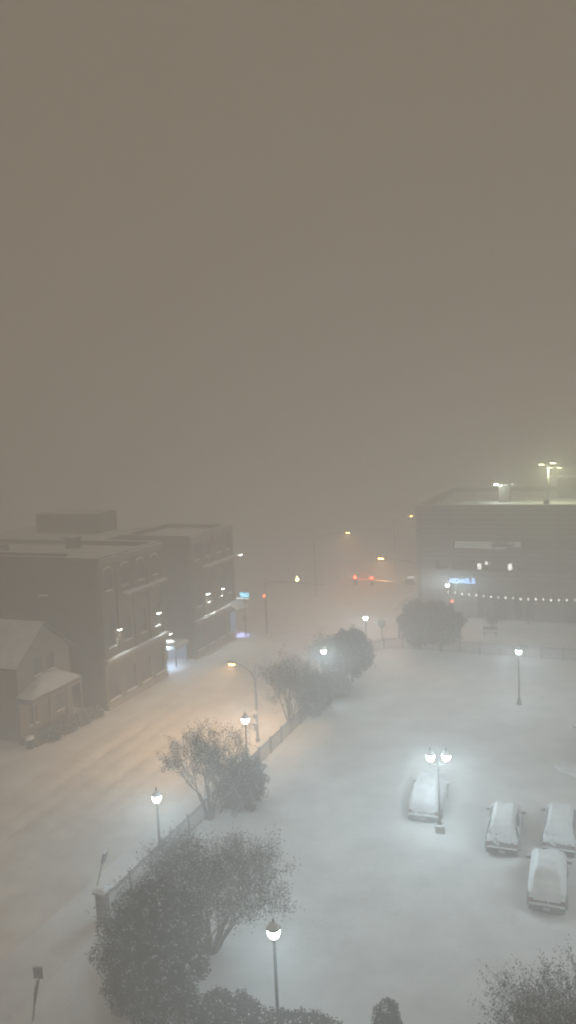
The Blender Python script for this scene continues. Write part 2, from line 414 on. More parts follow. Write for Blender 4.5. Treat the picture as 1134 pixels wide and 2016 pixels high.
def brick_block(label, v, u, L, depth, H, ledge_hi, ledge_lo, ly0, ly1, wing=None):
    t = thing('brick_building', label, 'building', W(v, u, 0))
    ops = []; wn = []
    n = 4; pitch = L/n
    for k in range(n):
        c = pitch*(k+.5)
        wn.append((c-.48, c+.48, 10.2, 11.7, True)); wn.append((c-.5, c+.5, 5.3, 7.5, False))
        wn.append((c-.8, c+.8, .75, 2.9, None))
    ops = [w[:4] for w in wn]
    wall_mb(('x', 0, 1), 0, L, -.3, H-.5, .35, ops).build('front_wall', M['brick_tan'], t)
    for a, b, z0, z1, ar in wn:
        window(t, ('x', 0, 1), a, b, z0, z1, arched=bool(ar), bars=1 if ar is not None else 0)
    near = [(-depth+3.2, -depth+4.1, 5.6, 7.2), (-4.6, -3.8, 5.8, 7.2), (-9.4+3, -8.5+3, 9.8, 11.2)]
    near = [o for o in near if o[1] < -.5]
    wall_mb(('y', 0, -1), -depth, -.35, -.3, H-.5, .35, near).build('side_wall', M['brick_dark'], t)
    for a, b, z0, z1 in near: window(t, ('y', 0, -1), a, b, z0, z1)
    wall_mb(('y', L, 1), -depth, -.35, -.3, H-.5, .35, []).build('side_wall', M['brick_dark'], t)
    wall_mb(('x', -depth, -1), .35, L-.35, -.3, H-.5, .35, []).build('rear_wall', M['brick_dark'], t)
    m = MB(); m.box(-depth+.36, -.36, .36, L-.36, H-.9, H-.52); m.build('roof', M['shingle'], t)
    snow_on(t, 'roof_snow', [(-depth+.37, -.37, .37, L-.37, H-.51)], .16, .6)
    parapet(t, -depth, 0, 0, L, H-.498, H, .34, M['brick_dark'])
    # cornice, the two snow-laden ledges, brick piers
    m = MB(); m.box(.003, .26, -.02, L+.02, H-.42, H-.14, .03); m.box(.003, .14, 0, L, H-.7, H-.425); m.build('cornice', M['stone'], t)
    snow_on(t, 'cornice_snow', [(.01, .28, 0, L, H-.139)], .08, .2)
    m = MB(); m.box(.003, .62, ly0, ly1, ledge_hi-.2, ledge_hi, .02)
    k = ly0+.3
    while k < ly1:
        m.box(.003, .45, k-.06, k+.06, ledge_hi-.5, ledge_hi-.203); k += 1.55
    m.build('balcony_ledge', M['stone'], t)
    snow_on(t, 'ledge_snow', [(.02, .64, ly0, ly1, ledge_hi)], .20, .16)
    m = MB(); m.box(.003, .42, .0, L+.02, ledge_lo-.28, ledge_lo, .02); m.box(.003, .18, .0, L, ledge_lo-.5, ledge_lo-.283); m.build('belt_ledge', M['stone'], t)
    snow_on(t, 'ledge_snow', [(.02, .44, 0, L, ledge_lo)], .15, .15)
    m = MB()
    for k in range(n+1):
        c = min(max(pitch*k, .22), L-.22); m.box(.004, .11, c-.2, c+.2, ledge_lo+.2, H-.72)
    m.build('pier', M['brick_tan'], t)
    m = MB(); m.box(.003, .10, .05, L-.05, -.1, .55); m.build('plinth', M['stone'], t)
    m = MB(); m.box(.02, .05, L*.5-.5, L*.5+.5, .56, 2.75); 
    d = m.build('door', M['wood'], t); m = MB(); m.box(.055, .09, L*.5+.3, L*.5+.34, 1.4, 1.65); m.build('handle', M['iron'], d)
    return t

b1 = brick_block('three storey brick building beside the gabled house, dark blank side wall toward the camera', -39, 51.7, 9.7, 26, 13.2, 9.6, 4.4, 3.0, 9.6)
# raised part of the side parapet, wing behind, rooftop room and chimney
m = MB(); m.box(-26, -3.3, -.012, .33, 13.21, 13.55); m.build('raised_parapet', M['brick_dark'], b1)
snow_on(b1, 'parapet_snow', [(-26, -3.3, -.03, .35, 13.55)], .12)
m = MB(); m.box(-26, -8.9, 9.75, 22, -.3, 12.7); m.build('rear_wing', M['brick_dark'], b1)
snow_on(b1, 'roof_snow', [(-26, -8.9, 9.8, 22, 12.7)], .16, .7)
m = MB(); m.box(-20.5, -12.4, 16.5, 20.5, 12.7, 15.0); m.build('rooftop_room', M['brick_dark'], b1)
snow_on(b1, 'roof_snow', [(-20.5, -12.4, 16.5, 20.5, 15.0)], .15, .6)
m = MB(); m.box(-8.6, -7.4, 6.6, 7.5, 12.6, 13.75); m.box(-8.7, -7.3, 6.5, 7.6, 13.75, 13.9); ch = m.build('chimney', M['brick_dark'], b1)
snow_on(b1, 'chimney_snow', [(-8.7, -7.3, 6.5, 7.6, 13.9)], .14)
m = MB(); m.box(-15.2, -13.9, 3.8, 4.9, 12.6, 13.5, .04); m.build('roof_vent', M['galv'], b1)
b2 = brick_block('brick corner building past the alley, with a cyan sign beside it', -39, 67.0, 9.4, 8.6, 12.9, 9.3, 4.0, 2.2, 9.6)
# awning on the corner of the far building
m = MB(); m.add([(.01, 7.6, 4.05), (.01, 10.2, 4.05), (1.3, 10.2, 3.45), (1.3, 7.6, 3.45), (.01, 7.6, 3.97), (.01, 10.2, 3.97), (1.3, 10.2, 3.3), (1.3, 7.6, 3.3)],
    [(0,3,2,1),(4,5,6,7),(3,7,6,2),(0,4,7,3),(1,2,6,5),(0,1,5,4)]); aw = m.build('awning', M['paint_dark'], b2)
m = MB(); m.add([(.0, 7.55, 4.22), (.0, 10.25, 4.22), (1.34, 10.25, 3.58), (1.34, 7.55, 3.58), (.0, 7.55, 4.06), (.0, 10.25, 4.06), (1.34, 10.25, 3.44), (1.34, 7.55, 3.44)],
    [(0,3,2,1),(4,5,6,7),(3,7,6,2),(0,4,7,3),(1,2,6,5),(0,1,5,4)]); m.build('awning_snow', M['snow_cap'], aw)
m = MB(); m.box(.06, .075, 7.9, 9.2, .6, 3.0); m.build('shop_window', M['shop_blue'], b2)

wall_lamp('wall_lamp', 'lit white wall lamp left of the two on the nearer brick building', W(-39+.01, 53.9, 6.55), power=26)
wall_lamp('wall_lamp', 'lit white wall lamp at the alley end of the nearer brick building', W(-39+.01, 60.2, 6.5), power=34, w=.42)
wall_lamp('wall_lamp', 'lit white wall lamp left of the two on the corner brick building', W(-39+.01, 69.9, 6.25), power=75, w=.5)
wall_lamp('wall_lamp', 'dimmer wall lamp beside the sign end of the corner brick building', W(-39+.01, 73.3, 6.1), power=30, w=.34)
wall_lamp('wall_lamp', 'small white lamp at the end of the upper snowy ledge', W(-39+.7, 76.7, 9.35), power=14, w=.5)

# entrance canopy in the alley between the two brick buildings
t = thing('entrance_canopy', 'snow topped entrance canopy lit blue white in the alley between brick buildings', 'canopy', W(-41.2, 65.2, 0))
m = MB(); m.box(-1.1, 1.6, -1.1, 1.5, 1.75, 2.05, .03); m.build('canopy_roof', M['siding'], t)
for px, py in ((-.95, -.95), (1.45, -.95), (-.95, 1.3), (1.45, 1.3)):
    m = MB(); m.box(px-.06, px+.06, py-.06, py+.06, -.1, 1.75); m.build('post', M['iron'], t)
m = MB(); m.box(-1.0, 1.4, 1.46, 1.50, .1, 1.7); m.build('lit_doorway', M['shop_blue'], t)
snow_on(t, 'canopy_snow', [(-1.12, 1.62, -1.12, 1.5, 2.05)], .2, .2)
m = MB(); m.box(.0, .9, -.9, -.8, 1.66, 1.73); m.build('canopy_light', M['panel_lit'], t)
point_light('canopy_lamp_light', t, (.6, -1.5, 1.55), (.55, .75, 1.0), 500, .12)
wall_lamp('wall_lamp', 'small lamp glowing just above the snowy alley canopy', W(-41.0, 65.6, 2.95), (0, -1), power=18, w=.22)

# pole sign with cyan strips, at the corner building
t = thing('shop_sign', 'lit cyan shop sign on a slim post by the corner building', 'sign', W(-37.9, 76.6, 0))
m = MB(); m.tube([(0, 0, -.1), (0, 0, 4.5)], .06, 8); m.box(-.16, .16, -.12, .12, 1.8, 2.3, .02); m.build('post', M['iron'], t)
m = MB(); m.box(-.55, .75, -.14, .10, 4.45, 5.15, .05); bxs = m.build('sign_box', M['paint_dark'], t)
m = MB()
for k, z in enumerate((4.98, 4.80, 4.62)): m.box(-.48+.03*k, .70-.03*k, -.165, -.142, z-.045, z+.045)
m.build('lettering', M['sign_cyan'], bxs)
m = MB(); m.box(-.9, .66, -.17, -.145, 4.36, 4.41); m.box(-.5, .7, -.18, -.167, 4.79, 4.825); m.build('light_strip', M['sign_strip'], bxs)
snow_on(t, 'snow_cap', [(-.55, .75, -.14, .10, 5.15)], .1, .2)
spot_light('shop_glow_light', t, (-.55, -.3, 2.2), (R(6), R(0), 0), (.45, .48, 1.0), 900, 58, .3, .15)

# ------------------------------------------------------------------ gabled house
t = thing('gabled_house', 'wooden house with snowy gable roof and snow covered porch', 'house', W(-41.5, 47.2, 0))
ops = [(-2.1, -1.2, 1.0, 2.4), (-.55, .45, 0.05, 2.1), (1.1, 2.0, 1.0, 2.4), (-1.2, -.3, 4.7, 6.1), (.35, 1.25, 4.7, 6.1)]
wall_mb(('x', 0, 1), -3.1, 3.1, -.3, 6.2, .2, [o if o[3] < 6.15 else o for o in ops]).build('front_wall', M['siding'], t)
m = MB(); m.add([(0, -3.1, 6.2), (0, 3.1, 6.2), (0, 0, 8.6), (-.2, -3.1, 6.2), (-.2, 3.1, 6.2), (-.2, 0, 8.6)], [(0,1,2),(5,4,3),(0,3,4,1),(1,4,5,2),(2,5,3,0)]); m.build('gable', M['siding'], t)
for k, o in enumerate(ops):
    if k != 1: window(t, ('x', 0, 1), *o, depth=.08)
m = MB(); m.box(-.13, -.08, -.5, .4, .05, 2.05); d = m.build('door', M['wood'], t); m = MB(); m.box(-.078, -.03, .25, .3, 1.0, 1.1); m.build('handle', M['iron'], d)
so = [(-6.5, -5.5, 1.2, 2.5), (-3.2, -2.2, 1.2, 2.5), (-4.8, -3.9, 4.2, 5.4)]
wall_mb(('y', -3.1, -1), -14, -.2, -.3, 6.2, .2, so).build('side_wall', M['siding'], t)
for o in so: window(t, ('y', -3.1, -1), *o, depth=.08)
wall_mb(('y', 3.1, 1), -14, -.2, -.3, 6.2, .2, []).build('side_wall', M['siding'], t)
def slope(y0, z0, y1, z1, th, x0, x1):
    m = MB(); m.add([(x0, y0, z0), (x1, y0, z0), (x1, y1, z1), (x0, y1, z1), (x0, y0, z0-th), (x1, y0, z0-th), (x1, y1, z1-th), (x0, y1, z1-th)],
        [(0,1,2,3),(7,6,5,4),(0,4,5,1),(1,5,6,2),(2,6,7,3),(3,7,4,0)]); return m
for sgn in (-1, 1):
    slope(sgn*3.5, 5.98, 0, 8.78, .12, -14, .35).build('roof', M['shingle'], t)
    nx = 40; ny = 10; m = MB(); vs = []
    for j in range(ny+1):
        for i in range(nx+1):
            a = j/ny; x = -14.05+14.45*i/nx
            vs.append((x, sgn*3.55*(1-a), 5.97+2.84*a + (.16 if 0 < j < ny and 0 < i < nx else .03)*(1+.4*fbm(x, a*4+sgn*9, 1.3))+.01))
    m.add(vs, [(j*(nx+1)+i, j*(nx+1)+i+1, (j+1)*(nx+1)+i+1, (j+1)*(nx+1)+i) for j in range(ny) for i in range(nx)])
    m.build('roof_snow', M['snow_cap'], t, True)
# hipped porch roof: wall edge, outer eave
def porch(z, t_=0.0):
    return [(.01, -3.55, 3.72+z), (1.75, -3.6, 3.72+z), (1.75, 2.4, 3.72+z), (.01, 2.5, 3.72+z), (.02, -.6, 4.55+z), (.02, 1.4, 4.55+z)]
fcs = [(0, 1, 4), (1, 2, 5, 4), (2, 3, 5), (0, 3, 2, 1), (0, 4, 5, 3)]
m = MB(); m.add(porch(-.14), fcs); pr = m.build('porch_roof', M['shingle'], t)
bm = bmesh.new(); P = [bm.verts.new(p) for p in porch(.0)]
for f in fcs[:3]: bm.faces.new([P[i] for i in f])
bmesh.ops.triangulate(bm, faces=bm.faces); bmesh.ops.subdivide_edges(bm, edges=bm.edges, cuts=7, use_grid_fill=True)
for v in bm.verts: v.co.z += .05+.10*fbm(v.co.x, v.co.y, .9, 4)
m = MB(); m.bm(bm); m.build('porch_snow', M['snow_cap'], t, True)
m = MB(); m.box(.02, 1.72, -3.56, 2.38, 3.35, 3.57); m.build('porch_beam', M['frame'], t)
for y in (-3.4, -1.5, .5, 2.25):
    m = MB(); m.box(1.55, 1.68, y-.07, y+.07, .3, 3.35); m.build('porch_post', M['frame'], t)
m = MB(); m.box(0, 1.8, -3.5, 2.4, -.2, .3); m.build('porch_deck', M['wood'], t)

# ------------------------------------------------------------------ foliage
def leaf_mb(pts, size, seed, up=.3):
    rnd = random.Random(seed); m = MB(); V = m.v; F = m.f
    for p in pts:
        s = size*rnd.uniform(.6, 1.35)
        a = Vector((rnd.gauss(0, 1), rnd.gauss(0, 1), rnd.gauss(0, 1)*(1-up))).normalized()
        b = a.cross(Vector((rnd.gauss(0, 1), rnd.gauss(0, 1), rnd.gauss(0, 1)))).normalized()
        o = len(V); q = Vector(p)
        V += [tuple(q-a*s), tuple(q-b*s*.45), tuple(q+a*s), tuple(q+b*s*.45)]
        F.append((o, o+1, o+2, o+3))
    return m
def shrub_points(rx, ry, zc, rz, n, seed, lump=.28, freq=1.6, inner=.55):
    rnd = random.Random(seed); out = []
    while len(out) < n:
        d = Vector((rnd.gauss(0, 1), rnd.gauss(0, 1), rnd.gauss(0, 1))).normalized()
        k = 1 + lump*noise.fractal(d*freq + Vector((seed, 0, 0)), 1, 2, 3)
        r = k*(rnd.uniform(inner, 1)**.4)
        p = Vector((d.x*rx*r, d.y*ry*r, zc + d.z*rz*r))
        if p.z < .05: continue
        out.append(p)
    return out
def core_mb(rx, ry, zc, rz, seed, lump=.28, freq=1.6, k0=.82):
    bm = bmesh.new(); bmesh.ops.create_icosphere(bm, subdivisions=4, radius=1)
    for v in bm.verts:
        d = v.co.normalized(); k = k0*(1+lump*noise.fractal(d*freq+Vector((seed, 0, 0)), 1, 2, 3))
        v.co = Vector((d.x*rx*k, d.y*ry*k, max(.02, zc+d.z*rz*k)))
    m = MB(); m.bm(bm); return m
def dense_tree(label, v, u, rx, ry, h, base, seed, n=9000, size=.13, cat='tree', name='evergreen_tree', group=None, leaf='leaf_ever', snowtop=True, lump=.28, freq=1.6):
    t = thing(name, label, cat, W(v, u, -.02), group=group)
    rz = (h-base)/2; zc = base+rz
    m = MB(); m.tube([(0, 0, -.2), (.03, 0, base*.5), (0, .05, base+rz)], [.17, .13, .05], 8); m.build('trunk', M['bark'], t, True)
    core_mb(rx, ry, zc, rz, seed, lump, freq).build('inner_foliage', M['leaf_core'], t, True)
    leaf_mb(shrub_points(rx, ry, zc, rz, n, seed, lump, freq), size, seed).build('crown', M[leaf], t)
    return t
def vase_tree(label, v, u, h, rad, seed, stems=6, leaves=5200, size=.085, lean=(0, 0), clump=.24, group=None, crown0=.38, brush=False, name='crape_myrtle'):
    t = thing(name, label, 'tree', W(v, u, -.05), group=group)
    rnd = random.Random(seed); wood = MB(); tips = []
    def grow(p, d, L, r, lev):
        seg = 3; pts = [p]; rr = [r]; q = p.copy(); dd = d.copy()
        for k in range(seg):
            dd = (dd + Vector((rnd.gauss(0, .10), rnd.gauss(0, .10), rnd.gauss(0, .05)+.05))).normalized()
            q = q+dd*(L/seg); pts.append(q.copy()); rr.append(r*(1-.42*(k+1)/seg))
            if lev >= 3: tips.append((q.copy(), dd.copy()))
        wood.tube(pts, rr, 6 if lev < 2 else 4, caps=False)
        if lev >= 4: return
        nb = 3 if lev < 3 else 3
        for k in range(nb):
            sp = .42 if lev < 2 else .62
            nd = (dd + Vector((rnd.gauss(0, sp), rnd.gauss(0, sp), rnd.gauss(.0, sp*.6)+.08))).normalized()
            if nd.z < -.12: nd.z = abs(nd.z)*.3; nd.normalize()
            grow(pts[-1 if k else -2], nd, L*rnd.uniform(.58, .85), rr[-1]*.8, lev+1)
    for k in range(stems):
        a = 2*math.pi*(k+rnd.uniform(-.3, .3))/stems
        sp = rad/h*rnd.uniform(.35, 1.05)
        d = Vector((math.cos(a)*sp+lean[0], math.sin(a)*sp+lean[1], 1)).normalized()
        grow(Vector((math.cos(a)*.12, math.sin(a)*.12, -.1)), d, h*crown0*rnd.uniform(.85, 1.1), .075+.04*rnd.random(), 0)
    # fit the grown tree to the wanted height and spread
    zs = max(p.z for p, d in tips); rs = sorted(math.hypot(p.x-lean[0]*h*.5, p.y-lean[1]*h*.5) for p, d in tips)[int(len(tips)*.93)]
    kz = h/zs; kr = rad/rs
    wood.v = [(x*kr if z > 0 else x, y*kr if z > 0 else y, z*kz) for x, y, z in wood.v]
    tips = [(Vector((p.x*kr, p.y*kr, p.z*kz)), d) for p, d in tips]
    wood.build('trunk', M['bark'], t, True)
    pts = []
    while len(pts) < leaves:
        p, d = rnd.choice(tips)
        if brush: pts.append(p + d*rnd.uniform(-.3, .35) + Vector((rnd.gauss(0, clump*.45), rnd.gauss(0, clump*.45), rnd.gauss(0, clump*.6))))
        else: pts.append(p + Vector((rnd.gauss(0, clump), rnd.gauss(0, clump), rnd.gauss(0, clump))))
    leaf_mb(pts, size, seed+1, -.5).build('crown', M['leaf_dry'], t)
    return t

GT = 'shrubby trees along the fence'
dense_tree('large dark evergreen tree filling the bottom left behind the brick pillar', -16.6, 23.9, 1.95, 1.9, 5.2, -.1, 11, 56000, .058, group=None, lump=.42, freq=2.3)
vase_tree('wide brown leaved tree leaning over the lot beside the big dark evergreen', -16.3, 27.7, 5.6, 3.2, 21, 13, 42000, .05, lean=(.10, .0), clump=.16)
dense_tree('low dark shrub at the foot of the first lamp inside the fence', -21.2, 32.6, 1.0, 1.2, 1.9, -.1, 12, 4200, .09, 'shrub', 'shrub')
vase_tree('bare twiggy tree with a dark bush beside it, nearest the lone fence lamp', -22.0, 38.3, 6.3, 2.6, 22, 9, 19000, .045, lean=(.16, 0), clump=.10, group=GT)
dense_tree('dark rounded bush close behind the bare twiggy tree', -20.8, 40.6, 1.2, 1.7, 2.8, -.1, 13, 11000, .07, 'shrub', 'shrub', lump=.75, freq=2.6)
vase_tree('bare twiggy tree beyond the curved orange street lamp', -23.0, 53.6, 6.0, 2.1, 23, 7, 12000, .055, clump=.15, group=GT)
dense_tree('dark bush at the foot of the second twiggy tree', -22.0, 56.4, 1.4, 1.7, 3.3, -.1, 14, 8000, .085, 'shrub', 'shrub', lump=.5, freq=2.1)
vase_tree('thin twiggy tree wrapped round the third fence lamp', -22.5, 60.6, 5.6, 2.1, 24, 7, 11000, .06, clump=.22, group=GT)
dense_tree('round dark evergreen tree just beyond the third fence lamp', -21.3, 64.4, 1.95, 2.0, 5.0, .7, 15, 12000, .10, lump=.4, freq=2.3)
dense_tree('low dark bush between the twiggy trees and the round evergreen', -21.5, 60.4, 1.3, 1.6, 2.2, -.1, 16, 4500, .10, 'shrub', 'shrub', lump=.35)
dense_tree('left one of two merged round evergreens at the far corner of the lot', -17.8, 76.0, 1.9, 1.9, 5.0, .5, 17, 9500, .12, lump=.35, freq=2.4)
dense_tree('right larger one of two merged round evergreens at the far corner of the lot', -15.4, 75.6, 2.25, 2.1, 5.2, .9, 18, 11500, .12, lump=.38, freq=2.4)
vase_tree('tall brushy tree cut off by the bottom right corner', -.8, 22.6, 7.1, 2.3, 25, 16, 62000, .036, clump=.10, brush=True)
# little planted tree beyond the side road
t = vase_tree('faint small upright tree standing across the side road', -11.3, 84.2, 3.4, 1.1, 26, 5, 3200, .09, clump=.22)
# hedges and cones along the near edge
dense_tree('low snowy hedge left of the nearest lamp', -13.3, 24.0, 1.5, .9, 1.45, -.2, 31, 5200, .07, 'hedge', 'hedge', lump=.35, freq=2.5)
dense_tree('clipped hedge at the bottom edge right of the nearest lamp', -10.3, 24.3, 1.9, .8, 1.2, -.2, 32, 5200, .07, 'hedge', 'hedge', lump=.25, freq=3)
dense_tree('pale pointed conifer at the bottom edge right of the hedge', -7.45, 25.2, .55, .55, 2.0, -.2, 33, 2600, .06, 'shrub', 'conifer_shrub', lump=.12)
for k, (dv, du, r, h) in enumerate([(-39.6, 45.2, .75, 1.0), (-39.5, 46.8, .9, 1.25), (-39.4, 48.6, .85, 1.15), (-39.3, 50.2, .8, 1.0)]):
    o = dense_tree(['snowy bush nearest the bin, in front of the porch', 'snowy bush second from the bin, in front of the porch', 'snowy bush second from the brick building, in front of the porch', 'snowy bush beside the near corner of the brick building'][k],
                   dv, du, r, r, h, -.2, 40+k, 2600, .075, 'shrub', 'shrub', 'snowy bushes in front of the house', 'leaf_dry', lump=.3, freq=2.4)

# ------------------------------------------------------------------ fence, pillars
def fence(label, pts, seed=0):
    """iron picket fence through the points (v, u); first point is its origin"""
    o0 = pts[0]; t = thing('picket_fence', label, 'fence', W(*o0, 0))
    for (a, b) in zip(pts, pts[1:]):
        a = Vector((a[0]-o0[0], a[1]-o0[1], 0)); b = Vector((b[0]-o0[0], b[1]-o0[1], 0))
        L = (b-a).length; d = (b-a)/L; n = max(1, round(L/2.0)); nrm = Vector((-d.y, d.x, 0))
        for k in range(n):
            p = a+d*L*k/n; q = a+d*L*(k+1)/n
            m = MB()
            for z, r in ((1.18, .035), (1.05, .022), (.18, .022)): m.tube([p+Vector((0, 0, z)), q+Vector((0, 0, z))], r, 6)
            m.build('rail', M['iron'], t)
            m = MB(); c = int((q-p).length/.10)
            for i in range(1, c):
                s_ = p+(q-p)*i/c; m.tube([s_+Vector((0, 0, .1)), s_+Vector((0, 0, 1.16))], .016, 4, False)
            m.build('picket_panel', M['iron'], t)
        for k in range(n+(1 if b is pts[-1] else 0)):
            p = a+d*L*k/n; m = MB()
            m.box(p.x-.055, p.x+.055, p.y-.055, p.y+.055, -.2, 1.30, .008); m.box(p.x-.085, p.x+.085, p.y-.085, p.y+.085, 1.30, 1.35, .01)
            m.build('post', M['iron_snowy'], t)
    return t
fence('long dark iron picket fence running from the gate pillar past the trees', [(-22.2, 28.3), (-22.15, 73.4), (-21.2, 75.0), (-19.4, 75.75), (14, 75.75)])
fence('short iron fence between the two brick gate pillars', [(-17.9, 23.6), (-21.9, 27.7)])
def pillar(label, v, u):
    t = thing('gate_pillar', label, 'pillar', W(v, u, 0), group='brick gate pillars')
    m = MB(); m.box(-.24, .24, -.24, .24, -.3, 1.45, .01); m.build('shaft', M['brick_gate'], t)
    m = MB(); m.box(-.33, .33, -.33, .33, 1.45, 1.56, .015); m.build('cap', M['stone'], t)
    snow_on(t, 'snow_cap', [(-.33, .33, -.33, .33, 1.56)], .17, .13)
pillar('brick gate pillar with snow cap at the street corner of the fence', -22.25, 28.05)
pillar('brick gate pillar with snow cap left of the dark evergreen, near the bottom', -18.1, 23.35)

# small brick building corner at the right edge
t = thing('brick_kiosk', 'dark corner of a small brick building at the right edge of the lot', 'building', W(-1.75, 52.5, 0))
m = MB(); m.box(0, 5, 0, 4, -.3, 2.7); m.build('wall', M['brick_dark'], t)
m = MB(); m.box(.22, 5, .1, 4, 2.7, 4.5); m.build('upper_wall', M['brick_dark'], t)
m = MB(); m.box(-.2, .22, -.2, 4.1, 2.55, 2.7); m.build('cornice', M['stone'], t)
snow_on(t, 'ledge_snow', [(-.2, .2, -.2, 4.1, 2.7)], .15, .2)
snow_on(t, 'roof_snow', [(.2, 5, .1, 4, 4.5)], .15, .4)
m = MB(); bm = bmesh.new(); bmesh.ops.create_icosphere(bm, subdivisions=4, radius=1)
for v in bm.verts:
    d = v.co.normalized(); v.co = Vector((1.6*d.x, .9*d.y, .42*d.z))*(1+.25*noise.fractal(d*1.7, 1, 2, 3))
m.bm(bm); o = m.build('snow_pile', M['snow'], None, True); o.location = W(-1.3, 51.3, .05); o.rotation_euler = (0, 0, -AZ)
tag(o, 'heap of ploughed snow at the foot of the small brick building', 'snow pile')

# ------------------------------------------------------------------ lamps
LW = (.72, .91, 1.0)
def lantern(parent, x, y, z, name='lantern'):
    m = MB(); m.lathe([(.05, -.10), (.09, -.06), (.07, 0), (.12, .03), (.12, .06)], 14, (x, y, z)); g = m.build('lantern_base', M['iron'], parent, True)
    m = MB(); m.lathe([(.12, .06), (.20, .14), (.25, .28), (.25, .38), (.22, .42)], 18, (x, y, z)); m.build('globe', M['lamp_white'], parent, True)
    m = MB(); m.lathe([(.26, .42), (.265, .45), (.18, .54), (.11, .62), (.05, .66), (.03, .70), (.045, .74), (.03, .79), (.006, .90)], 16, (x, y, z)); m.build('cap', M['iron'], parent, True)
    m = MB(); m.lathe([(.255, .455), (.19, .56), (.12, .66), (.05, .69)], 14, (x, y, z)); m.build('cap_snow', M['snow_cap'], parent, True)
def lamp_post(h=4.2):
    t = thing('lamp_post', 'x', 'lamp post', (0, 0, 0), group='lit lantern posts around the lot')
    m = MB(); m.lathe([(.22, -.2), (.22, .12), (.16, .16), (.14, .45), (.09, .55), (.075, .6)], 14); m.build('base', M['iron'], t, True)
    m = MB(); m.tube([(0, 0, .58), (0, 0, h)], [.07, .05], 12); m.build('pole', M['iron'], t, True)
    lantern(t, 0, 0, h)
    return t
lp = lamp_post()
spots = [(-11.4, 24.1, 'nearest lantern post, at the bottom edge right of the trees', .5),
         (-21.4, 31.9, 'lone lantern post on the fence between the gate pillar and first bare tree', 1.0),
         (-21.6, 42.9, 'lantern post rising beside the bare tree under the orange street lamp', .8),
         (-21.9, 58.8, 'lantern post half hidden among the trees along the fence', .8),
         (-21.75, 70.5, 'lantern post beyond the trees at the far corner of the fence', .9),
         (-16.9, 87.4, 'distant lantern post in front of the parking garage', .9),
         (3.5, 37.5, 'unseen lantern post added beyond the parked cars, outside the right edge', 1.0),  # out of view; added to even out the light over the lot
         (-6.45, 62.6, 'lone lantern post standing at the far right of the lot', 1.0)]
for k, (v, u, lab, p) in enumerate(spots):
    o = lp if k == 0 else copy_tree(lp)
    o.location = W(v, u, 0); o['label'] = lab
    o.rotation_euler = (0, 0, -AZ+k*.7)
LP_POWER = 25500
for k, (v, u, lab, p) in enumerate(spots):
    par = [x for x in bpy.data.objects if x.parent is None and x.get('label') == lab][0]
    point_light('lamp_light', par, (0, 0, 4.2+.27), LW, LP_POWER*p, .27, 12)
t = thing('twin_lamp_post', 'lit lamp post with two lanterns on a crossbar beside the rounded car', 'lamp post', W(-8.65, 41.0, 0), -AZ+R(18))
m = MB(); m.box(-.26, .26, -.26, .26, -.3, .42, .02); m.build('footing', M['concrete_light'], t)
snow_on(t, 'footing_snow', [(-.26, .26, -.26, .26, .42)], .08, .12)
m = MB(); m.lathe([(.15, .42), (.15, .5), (.10, .62), (.075, .7)], 14); m.build('base', M['iron'], t, True)
m = MB(); m.tube([(0, 0, .68), (0, 0, 4.05)], [.07, .055], 12); m.lathe([(.09, 4.0), (.09, 4.06), (.03, 4.12), (.01, 4.3)], 10); m.build('pole', M['iron'], t, True)
m = MB(); m.tube([(-.44, 0, 4.1), (-.44, 0, 4.0), (-.36, 0, 3.95), (.36, 0, 3.95), (.44, 0, 4.0), (.44, 0, 4.1)], .035, 8); m.build('crossbar', M['iron'], t, True)
m = MB(); m.tube([(-.40, 0, 3.995), (0, 0, 4.0), (.40, 0, 3.995)], [.02, .035, .02], 6); m.build('crossbar_snow', M['snow_cap'], t, True)
for s in (-1, 1):
    lantern(t, s*.44, 0, 4.18)
    point_light('lamp_light', t, (s*.44, 0, 4.45), LW, LP_POWER*.8, .27, 12)

def street_light(name, label, v, u, h, arm, rise, power, headrot=0, mat='lamp_orange', group='orange street lamps', tilt=0, cone=165):
    t = thing(name, label, 'street lamp', W(v, u, 0), -AZ+headrot, group)
    m = MB(); m.lathe([(.17, -.2), (.17, .25), (.12, .35), (.105, .4)], 12); m.build('base', M['galv'], t, True)
    m = MB(); m.tube([(0, 0, .38), (0, 0, h)], [.105, .07], 12); m.build('pole', M['galv'], t, True)
    m = MB(); n = 12; pts = []
    for k in range(n+1):
        a = k/n; pts.append((-arm*a, 0, h-.55+(rise+.55)*math.sin(a*math.pi/2)))
    m.tube(pts, [.055-.02*k/n for k in range(n+1)], 8)
    m.tube([(-.03, 0, h-.9), (-arm*.22, 0, h-.55+(rise+.55)*math.sin(.22*math.pi/2)-.04)], .03, 6); m.build('arm', M['galv'], t, True)
    x = -arm; z = h+rise
    m = MB(); m.box(x-.62, x+.08, -.15, .15, z-.02, z+.12, .05); m.build('lamp_housing', M['galv'], t)
    m = MB(); m.box(x-.56, x-.08, -.12, .12, z-.13, z-.022, .045); m.build('lens', M[mat], t)
    m = MB(); snow_strip(m, x-.6, x+.05, -.13, .13, z+.118, .07, .12, 2); m.build('snow_cap', M['snow_cap'], t, True)
    if power: spot_light('lamp_light', t, (x-.32, 0, z-.20), (0, R(tilt), 0), (1.0, .56, .22), power, cone, .5, .16, 6)
    return t
t = street_light('street_lamp', 'nearest orange street lamp on a curved arm over the snowy street', -24.0, 49.6, 5.7, 1.55, .22, 17000, tilt=18, cone=148)
m = MB(); m.box(-.05, .18, -.55, -.13, 2.05, 2.3, .03); m.tube([(0, -.1, 2.15), (.05, -.3, 2.15)], .03, 6); cb = m.build('control_box', M['galv'], t)
m = MB(); m.box(-.16, .16, -.28, -.10, .95, 1.55, .03); m.build('cabinet', M['galv'], t)
m = MB(); snow_strip(m, -.08, .2, -.58, -.1, 2.3, .2, .1, 3); m.build('snow_cap', M['snow_cap'], t, True)
